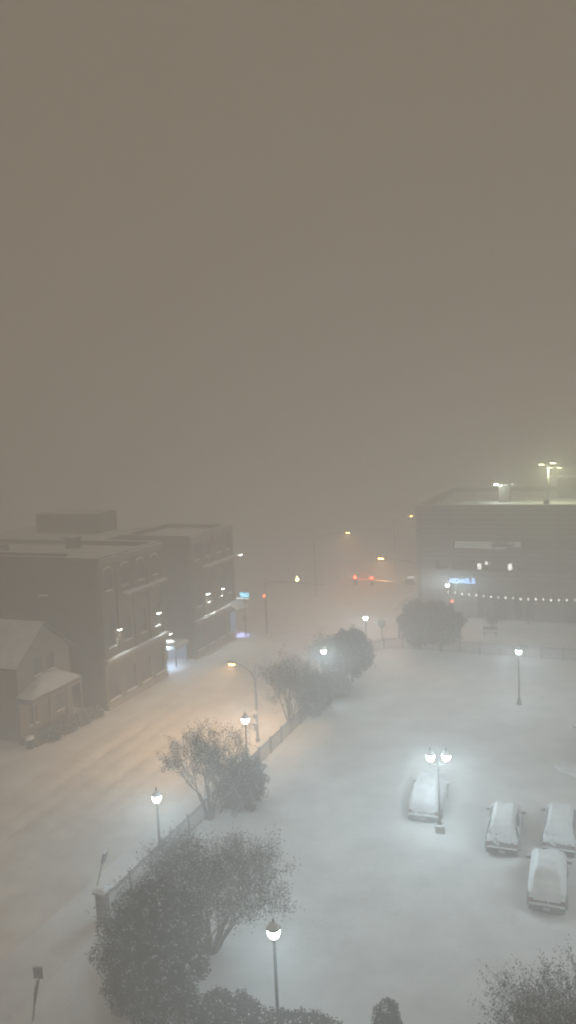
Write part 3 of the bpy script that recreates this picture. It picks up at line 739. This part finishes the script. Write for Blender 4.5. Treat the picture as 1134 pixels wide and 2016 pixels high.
street_light('street_lamp', 'orange street lamp highest in the fog over the far left kerb', -36.9, 97.0, 8.9, 4.6, .3, 9000, R(180), 'lamp_far_orange')
street_light('street_lamp', 'unseen orange street lamp added on the left kerb, outside the left edge', -37.2, 22, 6.2, 2.2, .3, 2600, R(180))  # unseen lamp, added for warm light along the left of the street
street_light('street_lamp', 'faintest street lamp, small dot far up the street', -30.6, 116.0, 8.9, 2.5, .3, 1500, R(180), 'lamp_far_orange')

def signal_head(t, x, z, lit, mat, y=-.16, down=True):
    m = MB(); m.box(x-.17, x+.17, y-.1, y+.12, z-.95, z+.2, .03); h = m.build('signal_head', M['iron'], t)
    for k, zz in enumerate((z, z-.36, z-.72)):
        m = MB(); n = 14; vs = [(x, y-.115, zz)] + [(x+.16*math.cos(2*math.pi*i/n), y-.115, zz+.16*math.sin(2*math.pi*i/n)) for i in range(n)]
        m.add(vs, [(0, 1+(i+1) % n, 1+i) for i in range(n)])
        m.build('signal_lens', M[mat] if k == lit else M['glass'], h)
        m = MB(); a = [(x+.15*math.cos(q), y-.1, zz+.15*math.sin(q)) for q in [math.pi*i/8 for i in range(9)]]
        b = [(p[0], p[1]-.2, p[2]-.02) for p in a]; m.add(a+b, [(i, i+1, i+10, i+9) for i in range(8)]); m.build('visor', M['iron'], h)
# right hand signal mast, arm reaching over the street, luminaire on top
t = thing('traffic_signal', 'traffic signal mast by the garage with two red lights over the street', 'traffic signal', W(-18.2, 79.0, 0), group='traffic signal masts at the crossing')
m = MB(); m.tube([(0, 0, -.2), (0, 0, 8.2)], [.15, .09], 10); m.build('pole', M['galv'], t, True)
m = MB(); m.tube([(0, 0, 6.2), (-4, 0, 6.45), (-7.7, 0, 6.62)], [.09, .07, .045], 8); m.build('mast_arm', M['galv'], t, True)
m = MB(); m.tube([(0, 0, 8.1), (-.6, 0, 8.55), (-2.2, 0, 8.85), (-3.9, 0, 9.0)], [.06, .05, .04, .035], 8); m.build('lamp_arm', M['galv'], t, True)
m = MB(); m.box(-4.5, -3.85, -.15, .15, 8.98, 9.12, .05); m.build('lamp_housing', M['galv'], t)
m = MB(); m.box(-4.45, -3.95, -.12, .12, 8.86, 8.978, .045); m.build('lamp_lens', M['lamp_far_orange'], t)
spot_light('lamp_light', t, (-4.2, 0, 8.8), (0, 0, 0), (1.0, .56, .22), 9000, 165, .5, .16, 6)
for sx in (-7.1, -5.2):
    signal_head(t, sx, 6.85, 0, 'lamp_red'); point_light('signal_glow_light', t, (sx, -.55, 6.85), (1, .08, .04), 260, .1)
m = MB(); m.box(-1.5, -.55, -.10, -.02, 6.3, 6.75); ns = m.build('street_name_sign', M['sign_back'], t)
m = MB(); m.box(-1.3, -.6, -.12, -.04, 6.95, 7.03); m.build('sign_light', M['panel_lit'], t)
m = MB(); m.box(.0, .3, -.3, -.1, 2.6, 3.0, .02); m.build('pedestrian_signal', M['iron'], t)
# left hand mast
t = thing('traffic_signal', 'traffic signal mast on the left kerb with a pale amber light', 'traffic signal', W(-35.9, 78.0, 0), group='traffic signal masts at the crossing')
m = MB(); m.tube([(0, 0, -.2), (0, 0, 6.5)], [.14, .09], 10); m.build('pole', M['galv'], t, True)
m = MB(); m.tube([(0, 0, 6.15), (4, 0, 6.1), (7.4, 0, 6.0)], [.085, .07, .045], 8); m.build('mast_arm', M['galv'], t, True)
m = MB(); m.box(3.9, 4.3, -.2, .08, 6.2, 6.95, .06); h = m.build('signal_head', M['galv'], t)
m = MB(); n = 12; m.add([(4.1+.26*math.cos(2*math.pi*i/n)*(.6 if math.sin(2*math.pi*i/n) > 0 else 1), -.215, 6.62+.34*math.sin(2*math.pi*i/n)) for i in range(n)], [tuple(reversed(range(n)))]); m.build('signal_lens', M['lamp_amber'], h)
m = MB(); m.box(-.2, .2, -.28, -.1, 4.25, 4.75, .02); h = m.build('pedestrian_signal', M['iron'], t)
m = MB(); m.box(-.14, .14, -.295, -.282, 4.33, 4.66); m.build('signal_lens', M['lamp_hand'], h)
# pedestrian signal by the distant lantern post
t = thing('pedestrian_signal', 'small orange pedestrian signal under the distant lantern post', 'pedestrian signal', W(-16.3, 86.9, 0))
m = MB(); m.tube([(0, 0, -.2), (0, 0, 3.2)], .05, 8); m.build('pole', M['galv'], t)
m = MB(); m.box(-.22, .22, -.2, .0, 2.55, 3.0, .02); h = m.build('signal_head', M['iron'], t)
m = MB(); m.box(-.17, .19, -.215, -.202, 2.62, 2.86); m.build('signal_lens', M['lamp_hand'], h)

# ------------------------------------------------------------------ string lights in front of the garage
t = thing('string_lights', 'string of white bulbs hung across the front of the garage', 'string lights', W(-17.0, 88.2, 0))
wire = MB(); bulbs = []; n = 34
P0 = []
for k in range(n+1):
    x = .82*k; P0.append((x, 0, 3.62-.42*math.sin(math.pi*min(1, x/19.0))+.02*math.sin(k*1.7)))
wire.tube(P0, .012, 5); wire.build('wire', M['iron'], t)
for k in range(n):
    x, y, z = P0[k]; s = (1.0, .55, 1.15, .7)[k % 4]
    m = MB(); m.tube([(x, y, z), (x, y, z-.10)], .025, 6); m.lathe([(.02, -.10), (.07*s, -.14), (.10*s, -.20), (.07*s, -.26), (.01, -.28)], 10, (x, y, z)); m.build('bulb', M['bulb'], t, True)
for k in (0, 11, 22, 33):
    m = MB(); x, y, z = P0[k]; m.tube([(x, .1, -.2), (x, .1, z+.08)], .05, 8); m.build('post', M['iron'], t)

# ------------------------------------------------------------------ parking garage
t = thing('parking_garage', 'grey concrete parking garage across the side road, lit openings and snowy roof', 'building', W(-21, 90.0, 0))
LX = 52; DP = 26; HT = 13.5
ops = [(4.2, 12.15, 8.38, 9.30), (2.2, 12.15, 5.85, 6.95), (.8, 3.4, .1, 3.5), (7.0, 10.4, .1, 3.3), (11.2, 13.4, .1, 3.5), (16.6, 20.0, .1, 3.5), (24, 29, .1, 3.4), (34, 39, .1, 3.4)]
wall_mb(('y', 0, -1), 0, LX, -.3, HT, .4, ops).build('front_wall', M['concrete'], t)
m = MB(); m.box(0, .4, .4, DP, -.3, HT); m.build('side_wall', M['concrete'], t)
m = MB(); m.box(LX-.4, LX, .4, DP, -.3, HT); m.build('side_wall', M['concrete'], t)
m = MB(); m.box(.4, LX-.4, DP-.4, DP, -.3, HT); m.build('rear_wall', M['concrete'], t)
m = MB()
k = 4.9
while k < HT-.3:   # projecting panel courses
    if not (5.7 < k < 7.0 or 8.2 < k < 9.4): m.box(-.06, LX, -.025, -.003, k, k+.12)
    k += .55
m.build('panel_course', M['concrete_light'], t)
for x in (0.2, 4.0, 12.35, 16.2, 22.5, 30.5):
    m = MB(); m.box(x-.22, x+.22, -.09, -.053, -.1, 13.3); m.build('pilaster', M['concrete'], t)
for z in (12.75, 8.2, 5.65, 3.75):
    m = MB(); m.box(.41, LX-.41, .41, DP-.41, z-.3, z); m.build('floor_slab', M['concrete_light'], t)
m = MB(); m.box(4.1, 12.4, 3.0, 3.1, 8.21, 9.9); m.build('glowing_back_wall', M['int_glow'], t)  # emissive back walls: their glow stands in for light inside the garage
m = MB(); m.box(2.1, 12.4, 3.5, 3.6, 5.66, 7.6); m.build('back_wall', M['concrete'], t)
m = MB(); m.box(2.1, 5.2, 3.3, 3.4, 6.3, 7.4); m.build('glowing_back_wall', M['int_glow_dim'], t)
m = MB(); m.box(4.3, 10.2, .5, 3, 8.2, 8.42); m.build('glowing_deck', M['int_glow'], t)  # deck glows by itself in place of lamps on this level
for (x0, x1, z0, z1, q) in [(7.1, 7.55, 5.9, 6.55, 'win_lit'), (8.0, 8.3, 6.45, 6.8, 'win_lit'), (8.5, 8.65, 6.5, 6.75, 'int_glow'), (10.6, 11.05, 5.9, 6.6, 'win_lit'), (10.7, 11.4, 6.68, 6.78, 'int_glow')]:
    m = MB(); m.box(x0, x1, .5, .56, z0, z1); m.build('lit_window', M[q], t)
m = MB(); m.box(7.08, 7.57, .46, .49, 6.12, 6.17); m.build('window_bar', M['frame'], t)
for a, b, z0, z1 in ops[2:]:
    m = MB(); m.box(a, b, .3, .36, z0, z1); d = m.build('shop_front', M['glass'], t)
    m = MB(); m.box(a, b, .2, .28, z1-.7, z1-.62); m.box((a+b)/2-.04, (a+b)/2+.04, .2, .28, z0, z1-.7); m.build('mullion', M['frame'], d)
m = MB(); m.box(.4, LX-.4, .4, .8, 12.75, 13.45); m.build('deck_kerb', M['concrete'], t)
snow_on(t, 'roof_snow', [(.41, LX-.41, .81, DP-.41, 12.75)], .25, 1.0)
snow_on(t, 'parapet_snow', [(0, LX, .0, .42, HT)], .12, .4)
m = MB(); m.box(8.7, 9.9, 8.5, 11, 12.8, 15.1); m.build('stair_tower', M['concrete'], t)
snow_on(t, 'tower_snow', [(8.65, 9.95, 8.45, 11.05, 15.1)], .12, .4)
m = MB(); m.box(8.1, 8.65, 8.3, 8.45, 15.15, 15.38); m.build('tower_lamp', M['lamp_wall'], t)
m = MB(); m.box(10.2, 10.42, 8.4, 8.5, 15.2, 15.4); m.box(10.65, 10.8, 8.4, 8.5, 15.2, 15.36); m.build('tower_lamp', M['panel_lit'], t)
point_light('tower_lamp_light', t, (8.9, 7.6, 15.0), (.9, 1, .85), 450, .15)
m = MB(); m.lathe([(.0, 0), (.28, .05), (.34, .3), (.26, .55), (.05, .66)], 12, (14.9, .9, 13.5)); m.build('roof_ball', M['iron'], t, True)
m = MB(); m.box(15.3, 26, 14, 18, 12.8, 15.6); m.build('ramp_house', M['concrete'], t)
snow_on(t, 'ramp_house_snow', [(15.25, 26, 13.95, 18, 15.6)], .12, .6)
sg = MB()
# illuminated sign letters built from strokes: (x, z) in a unit cell
GL = {'M': [[(0,0),(0,1),(.5,.35),(1,1),(1,0)]], 'I': [[(.5,0),(.5,1)]], 'C': [[(1,.85),(.7,1),(.2,.95),(0,.5),(.2,.05),(.7,0),(1,.15)]],
      'H': [[(0,0),(0,1)],[(1,0),(1,1)],[(0,.5),(1,.5)]], 'A': [[(0,0),(.5,1),(1,0)],[(.2,.4),(.8,.4)]], 'E': [[(1,0),(0,0),(0,1),(1,1)],[(0,.5),(.8,.5)]],
      'L': [[(0,1),(0,0),(1,0)]], 'S': [[(1,.85),(.5,1),(0,.8),(.1,.55),(.9,.45),(1,.2),(.5,0),(0,.15)]]}
cx = 3.98
for chh in 'MICHAELS':
    w = .30 if chh != 'I' else .12
    for st in GL[chh]: sg.tube([(cx+(p[0] if chh != 'I' else .5)*w, -.20, 4.32+p[1]*.46) for p in st], .055, 5)
    cx += w+.095
m = MB(); m.box(3.86, 6.95, -.145, -.10, 4.24, 4.86, .02); sb = m.build('sign_panel', M['paint_grey'], t)
sg.build('lettering', M['sign_blue'], sb)
m = MB(); m.lathe([(.0, 0), (.11, .03), (.13, .14), (.08, .24), (.0, .27)], 12, (3.72, -.2, 4.42)); m.build('emblem', M['sign_pink'], sb, True)
# snowy car parked behind the lit garage opening
tc = thing('garaged_car', 'snow capped car seen in the lit upper opening of the garage', 'car', W(-21+9.9, 91.3, 8.43))
m = MB(); m.box(-1.15, 1.15, -.85, .85, .15, .50, .08); m.box(-.75, .75, -.7, .7, .50, .74, .1); m.build('body', M['paint_dark'], tc)
m = MB(); snow_strip(m, -.72, .72, -.68, .68, .74, .07, .2, 6); m.build('snow_cap', M['snow_cap'], tc, True)
for x in (-.8, .8):
    m = MB(); m.tube([(x, -.86, .2), (x, -.66, .2)], .2, 12); m.build('wheel', M['rubber'], tc)
# four headed lamp mast on the garage roof
tr = thing('roof_lamp_mast', 'four headed yellow lamp mast on the snowy garage roof', 'lamp mast', W(-6.2, 95.0, 12.85))
m = MB(); m.tube([(0, 0, -.1), (0, 0, 4.8)], [.11, .07], 10); m.build('pole', M['galv'], tr, True)
for k, (x, y, z) in enumerate([(-.75, .3, 5.0), (.55, .9, 5.05), (.2, -.6, 4.62), (1.25, -.5, 4.62)]):
    m = MB(); m.tube([(0, 0, 4.7), (x, y, z+.08)], .03, 6); m.build('arm', M['galv'], tr)
    m = MB(); m.box(x-.33, x+.33, y-.25, y+.25, z+.04, z+.16, .03); h = m.build('lamp_housing', M['galv'], tr)
    m = MB(); m.box(x-.29, x+.29, y-.2, y+.2, z-.06, z+.038, .02); m.build('lens', M['lamp_roof'], h)
point_light('lamp_light', tr, (.4, 0, 4.35), (.95, 1.0, .62), 2600, .3)

# ------------------------------------------------------------------ street signs, bin, corner sign, bench
t = thing('street_sign', 'snow crusted sign on a leaning post at the bottom left corner', 'sign', W(-10.9*CA-28.1*SA, -10.9*SA+28.1*CA, 0), -AZ+R(14))
m = MB(); m.tube([(-.2, 0, -.2), (.08, 0, 1.3), (.26, .02, 2.15)], .032, 7); m.build('post', M['iron_snowy'], t)
m = MB(); m.tube([(-.04, 0, .7), (.08, 0, 1.3), (.235, .01, 2.0)], [.03, .075, .07], 7); m.build('post_snow', M['sign_back'], t, True)
m = MB(); m.box(.06, .45, -.03, -.005, 1.98, 2.48, .008); m.build('sign_plate', M['sign_back'], t)
m = MB(); snow_strip(m, .05, .46, -.07, .03, 2.48, .05, .08, 2); m.build('snow_cap', M['snow_cap'], t, True)
t = thing('street_sign', 'narrow snow crusted sign seen edge on beside the street corner of the fence', 'sign', W(-10.7*CA-37.3*SA, -10.7*SA+37.3*CA, 0), -AZ+R(10))
m = MB(); m.tube([(-.1, 0, -.2), (.25, .0, 1.0), (.55, 0, 2.0)], .028, 7); m.build('post', M['iron_snowy'], t)
m = MB(); m.add([(.36, -.2, 1.4), (.47, -.2, 1.38), (.47, .2, 1.38), (.36, .2, 1.4), (.52, -.2, 1.98), (.63, -.2, 1.96), (.63, .2, 1.96), (.52, .2, 1.98)], [(0,3,2,1),(4,5,6,7),(0,1,5,4),(1,2,6,5),(2,3,7,6),(3,0,4,7)]); m.build('sign_plate', M['sign_back'], t)
# round-topped sign at the far corner
t = thing('corner_sign', 'dark basket shaped sign post at the far corner of the fence', 'sign', W(-22.6, 79.3, 0))
m = MB(); m.tube([(0, 0, -.2), (0, 0, 1.5)], .07, 8); m.build('post', M['iron'], t)
m = MB(); m.box(-.42, .42, -.05, .05, 1.35, 2.0, .04); m.lathe([(.1, 1.15), (.3, 1.35), (.42, 1.45)], 10); m.build('sign_plate', M['iron'], t)
t = thing('bollard', 'short dark bollard on the pavement past the corner sign', 'bollard', W(-20.8, 79.9, 0))
m = MB(); m.lathe([(.14, -.2), (.14, .8), (.17, .84), (.14, .95), (.03, 1.0)], 12); m.build('shaft', M['iron'], t, True)
t = thing('litter_bin', 'dark bin with a snow lid at the left edge, before the house bushes', 'bin', W(-40.1, 43.4, 0))
m = MB(); m.lathe([(.26, -.1), (.30, .3), (.31, .75), (.33, .8)], 14); m.build('drum', M['iron'], t, True)
m = MB(); m.lathe([(.34, .8), (.36, .9), (.26, 1.02), (.05, 1.08)], 14); m.build('snow_lid', M['snow_cap'], t, True)
t = thing('bench', 'small snowy bench below the faint tree across the side road', 'bench', W(-11.5, 82.9, 0))
m = MB(); m.box(-.75, .75, -.25, .2, .42, .48); m.build('seat', M['wood'], t)
m = MB(); m.box(-.75, .75, .2, .25, .6, .95); m.build('backrest', M['wood'], t)
for x in (-.6, .6):
    m = MB(); m.box(x-.04, x+.04, -.22, .24, -.1, .418); m.box(x-.04, x+.04, .202, .246, .42, .6); m.build('leg', M['iron'], t)
m = MB(); snow_strip(m, -.74, .74, -.24, .19, .48, .16, .12, 5); m.build('seat_snow', M['snow_cap'], t, True)

# ------------------------------------------------------------------ cars under snow
def ease(a): return a*a*(3-2*a)
def interp(xs, ys, x):
    if x <= xs[0]: return ys[0]
    for a, b, c, d in zip(xs, xs[1:], ys, ys[1:]):
        if x <= b: return c+(d-c)*ease((x-a)/(b-a))
    return ys[-1]
def make_car(label, v, u, rot, kind, paint, cover=1.0, thick=.16, L=4.6, Wd=1.86, seed=1, rear_bare=True, wiper=False):
    """y runs from the rear (-) to the nose (+); camera sees the rear"""
    t = thing('parked_car', label, 'car', W(v, u, -.25 if cover < 1.1 else -.33), -AZ+rot, 'snow covered cars parked in the lot')
    h = L/2
    if kind == 'suv':
        TY = [-h, -h+.10, -h+.75, -h+1.0, .55, 1.25, h-.25, h]; TZ = [.78, 1.02, 1.60, 1.68, 1.66, 1.08, .92, .66]
    elif kind == 'sedan':
        TY = [-h, -h+.12, -h+.75, -h+1.55, .45, 1.2, h-.2, h]; TZ = [.72, .98, 1.04, 1.46, 1.46, .98, .84, .6]
    else:
        TY = [-h, -h+.1, -h+.5, -h+1.15, .5, 1.3, h-.25, h]; TZ = [.70, 1.0, 1.22, 1.62, 1.60, 1.1, .9, .62]
    belt = 0.98
    def top(y): return interp(TY, TZ, y)
    def hw(y):
        a = abs(y)/h; return Wd/2*(1-.16*max(0, (a-.72)/.28)**2)
    def cs(y):
        z = top(y); w = hw(y); bl = min(z-.03, belt); g = max(0, z-belt)
        wr = w-.02-g*.42
        return [(w*.90, .22), (w*1.0, .45), (w*1.0, .70), (w*.985, bl-.03), (wr if g > .05 else w*.93, z-.03 if g > .05 else bl+.0), (wr*.82, z+.005)]
    ys = [-h+L*k/46 for k in range(47)]
    m = MB(); rings = []
    for y in ys:
        c = cs(y); ring = [(x, y, z) for x, z in c] + [(-x, y, z) for x, z in reversed(c)]
        rings.append(ring)
    n = len(rings[0]); vs = [p for r in rings for p in r]; fs = []
    for j in range(len(rings)-1):
        for i in range(n):
            i2 = (i+1) % n; fs.append((j*n+i, j*n+i2, (j+1)*n+i2, (j+1)*n+i))
    fs.append(tuple(reversed(range(n)))); e = (len(rings)-1)*n; fs.append(tuple(e+i for i in range(n)))
    fs = [tuple(reversed(f)) for f in fs]
    m.add(vs, fs); body = m.build('body', paint, t, True)
    # side glass
    for s in (-1, 1):
        m = MB(); vs = []
        yy = [y for y in ys if top(y) > belt+.34]
        for y in yy:
            c = cs(y); (x0, z0), (x1, z1) = c[3], c[4]
            for a in (.18, .86): vs.append((s*(x0+(x1-x0)*a+.012), y, z0+(z1-z0)*a))
        k = len(yy); m.add(vs, [(2*i, 2*i+2, 2*i+3, 2*i+1) for i in range(k-1)]); m.build('side_window', M['glass'], t)
    # bumpers, lights, plate, mirrors, wheels
    m = MB(); m.box(-Wd*.46, Wd*.46, -h-.09, -h+.12, .32, .62, .05); m.build('rear_bumper', M['iron'] if rear_bare else paint, t)
    m = MB(); snow_strip(m, -Wd*.44, Wd*.44, -h-.10, -h+.0, .62, .09, .1, seed); m.build('bumper_snow', M['snow_cap'], t, True)
    m = MB(); m.box(-Wd*.45, Wd*.45, h-.14, h+.06, .30, .58, .05); m.build('front_bumper', paint, t)
    for s in (-1, 1):
        m = MB(); m.box(s*Wd*.40-.11, s*Wd*.40+.11, -h-.02, -h+.10, .70, .92, .03); m.build('tail_light', M['tail'], t)
        m = MB(); m.box(s*Wd*.36-.16, s*Wd*.36+.16, h-.16, h+.0, .62, .74, .03); m.build('headlight', M['glass'], t)
        m = MB(); m.box(s*(Wd/2+.08)-.12, s*(Wd/2+.08)+.12, 1.02, 1.14, .96, 1.14, .04); mi = m.build('mirror', paint, t)
        m = MB(); snow_strip(m, s*(Wd/2+.08)-.12, s*(Wd/2+.08)+.12, 1.01, 1.15, 1.13, .08, .08, seed); m.build('mirror_snow', M['snow_cap'], mi, True)
        for y in (-h+.85, h-.9):
            m = MB(); m.tube([(s*(Wd/2-.20), y, .32), (s*(Wd/2+.015), y, .32)], .33, 18); wb = m.build('wheel', M['rubber'], t)
            m = MB(); m.tube([(s*(Wd/2+.016), y, .32), (s*(Wd/2+.03), y, .32)], .2, 14); m.build('rim', M['galv'], wb)
    m = MB(); m.box(-.16, .16, -h-.105, -h-.092, .40, .52); m.build('number_plate', M['plate'], t)
    # snow blanket as a height field over the whole top
    nx = 22; y0, y1 = -h+.02, h-.02; ny = 60; vs = []; fs = []
    def surf(s_, y):
        z = top(y); w = hw(y); g = max(0, z-belt); wr = (w-.02-g*.42)
        x = s_*w*.97; ax = abs(x)
        if ax <= wr*.80: zz = z
        else: zz = z-(z-min(z-.03, belt))*min(1, ((ax-wr*.80)/max(.04, w*.97-wr*.80)))**1.15
        return x, zz
    for j in range(ny+1):
        for i in range(nx+1):
            s_ = -1+2*i/nx; y = y0+(y1-y0)*j/ny
            x, zz = surf(s_, y); e = min(1, min(i, nx-i)/2.0)*min(1, min(j, ny-j)/2.0)
            tk = thick*cover*(1+.35*fbm(x*1.3+seed*7, y, .8, seed))
            if rear_bare and kind != 'sedan' and y < -h+.78: tk *= (.22+.25*max(0, fbm(x, y, .3, seed+3))) if y > -h+.34 else -.25
            if rear_bare and kind == 'sedan' and -h+.72 < y < -h+1.45: tk *= .35
            sl = .6 if (zz > belt+.06 and abs(s_) > .74) else 1.0
            if wiper and .55 < y < 1.12 and abs(x) < .62: tk *= .12 if (y-.55)/.57 > abs(x)/.9 else .7
            vs.append((x, y, zz+.012+tk*(.25+.75*e)*sl))
    for j in range(ny):
        for i in range(nx):
            a = j*(nx+1)+i; fs.append((a, a+1, a+nx+2, a+nx+1))
    rim = list(range(nx+1)) + [j*(nx+1)+nx for j in range(1, ny+1)] + [ny*(nx+1)+i for i in range(nx-1, -1, -1)] + [j*(nx+1) for j in range(ny-1, 0, -1)]
    b = len(vs)
    for k in rim: p = vs[k]; vs.append((p[0]*.97, p[1]*.985, p[2]-.10))
    kk = len(rim)
    for k in range(kk): k2 = (k+1) % kk; fs.append((rim[k], b+k, b+k2, rim[k2]))
    m = MB(); m.add(vs, fs); m.build('snow_cover', M['snow_cap'], t, True)
    return t
make_car('rounded car wholly buried in snow beside the twin lamp post', *cars_vu[0], R(4), 'hatch', M['paint_silver'], 1.35, .22, 4.7, 1.95, 3, False)
make_car('snow covered car with a bare tail band, left of the pair facing away', *cars_vu[1], R(3), 'suv', M['paint_grey'], .9, .13, 4.5, 1.80, 5)
make_car('snow covered car with a partly cleared windscreen, right of the pair', *cars_vu[2], R(0), 'suv', M['paint_silver'], .9, .13, 4.5, 1.82, 8, True, True)
make_car('nearest snow covered car with a dark rear end, parked alone in front of the pair', *cars_vu[3], R(2), 'hatch', M['paint_dark'], 1.2, .19, 4.35, 1.80, 9, False)

# ------------------------------------------------------------------ camera
cam = bpy.data.cameras.new('camera'); co = bpy.data.objects.new('camera', cam); col.objects.link(co)
cam.sensor_fit = 'VERTICAL'; cam.sensor_height = 36.0; cam.lens = 36.0*1500/2016
cam.clip_end = 5000; cam.clip_start = .1
co.matrix_world = Matrix.Translation((0, 0, 23)) @ Matrix.Rotation(R(90-6), 4, 'X') @ Matrix.Rotation(R(-2.5), 4, 'Z')
scn.camera = co

# ------------------------------------------------------------------ night sky, haze of falling snow
w = bpy.data.worlds.new('World'); scn.world = w; w.use_nodes = True
nt = w.node_tree; nt.nodes.clear()
out = nt.nodes.new('ShaderNodeOutputWorld'); bg = nt.nodes.new('ShaderNodeBackground')
bg.inputs[0].default_value = (.20, .17, .13, 1); bg.inputs[1].default_value = 1.0
nt.links.new(bg.outputs[0], out.inputs['Surface'])
ST = .0174            # extinction per metre
SS = .0160            # scattering part
GLOW = (.061, .051, .0385)  # the haze itself emits this, standing in for ambient light
sc_ = nt.nodes.new('ShaderNodeVolumeScatter'); sc_.inputs['Color'].default_value = (1, 1, 1, 1)
sc_.inputs['Density'].default_value = SS; sc_.inputs['Anisotropy'].default_value = .50
ab = nt.nodes.new('ShaderNodeVolumeAbsorption'); ab.inputs['Color'].default_value = (0, 0, 0, 1); ab.inputs['Density'].default_value = ST-SS
em = nt.nodes.new('ShaderNodeEmission'); em.inputs[0].default_value = (*GLOW, 1); em.inputs[1].default_value = ST
a1 = nt.nodes.new('ShaderNodeAddShader'); a2 = nt.nodes.new('ShaderNodeAddShader')
nt.links.new(sc_.outputs[0], a1.inputs[0]); nt.links.new(ab.outputs[0], a1.inputs[1])
nt.links.new(a1.outputs[0], a2.inputs[0]); nt.links.new(em.outputs[0], a2.inputs[1])
nt.links.new(a2.outputs[0], out.inputs['Volume'])

# ------------------------------------------------------------------ render settings
scn.render.engine = 'CYCLES'
c = scn.cycles
c.use_denoising = True
c.filter_width = 2.0
c.max_bounces = 4; c.diffuse_bounces = 3; c.glossy_bounces = 1; c.transmission_bounces = 1; c.volume_bounces = 2
c.transparent_max_bounces = 4
c.use_light_tree = True
c.sample_clamp_indirect = 4; c.sample_clamp_direct = 60
scn.view_settings.view_transform = 'Standard'; scn.view_settings.look = 'None'
scn.view_settings.exposure = 0; scn.view_settings.gamma = 1
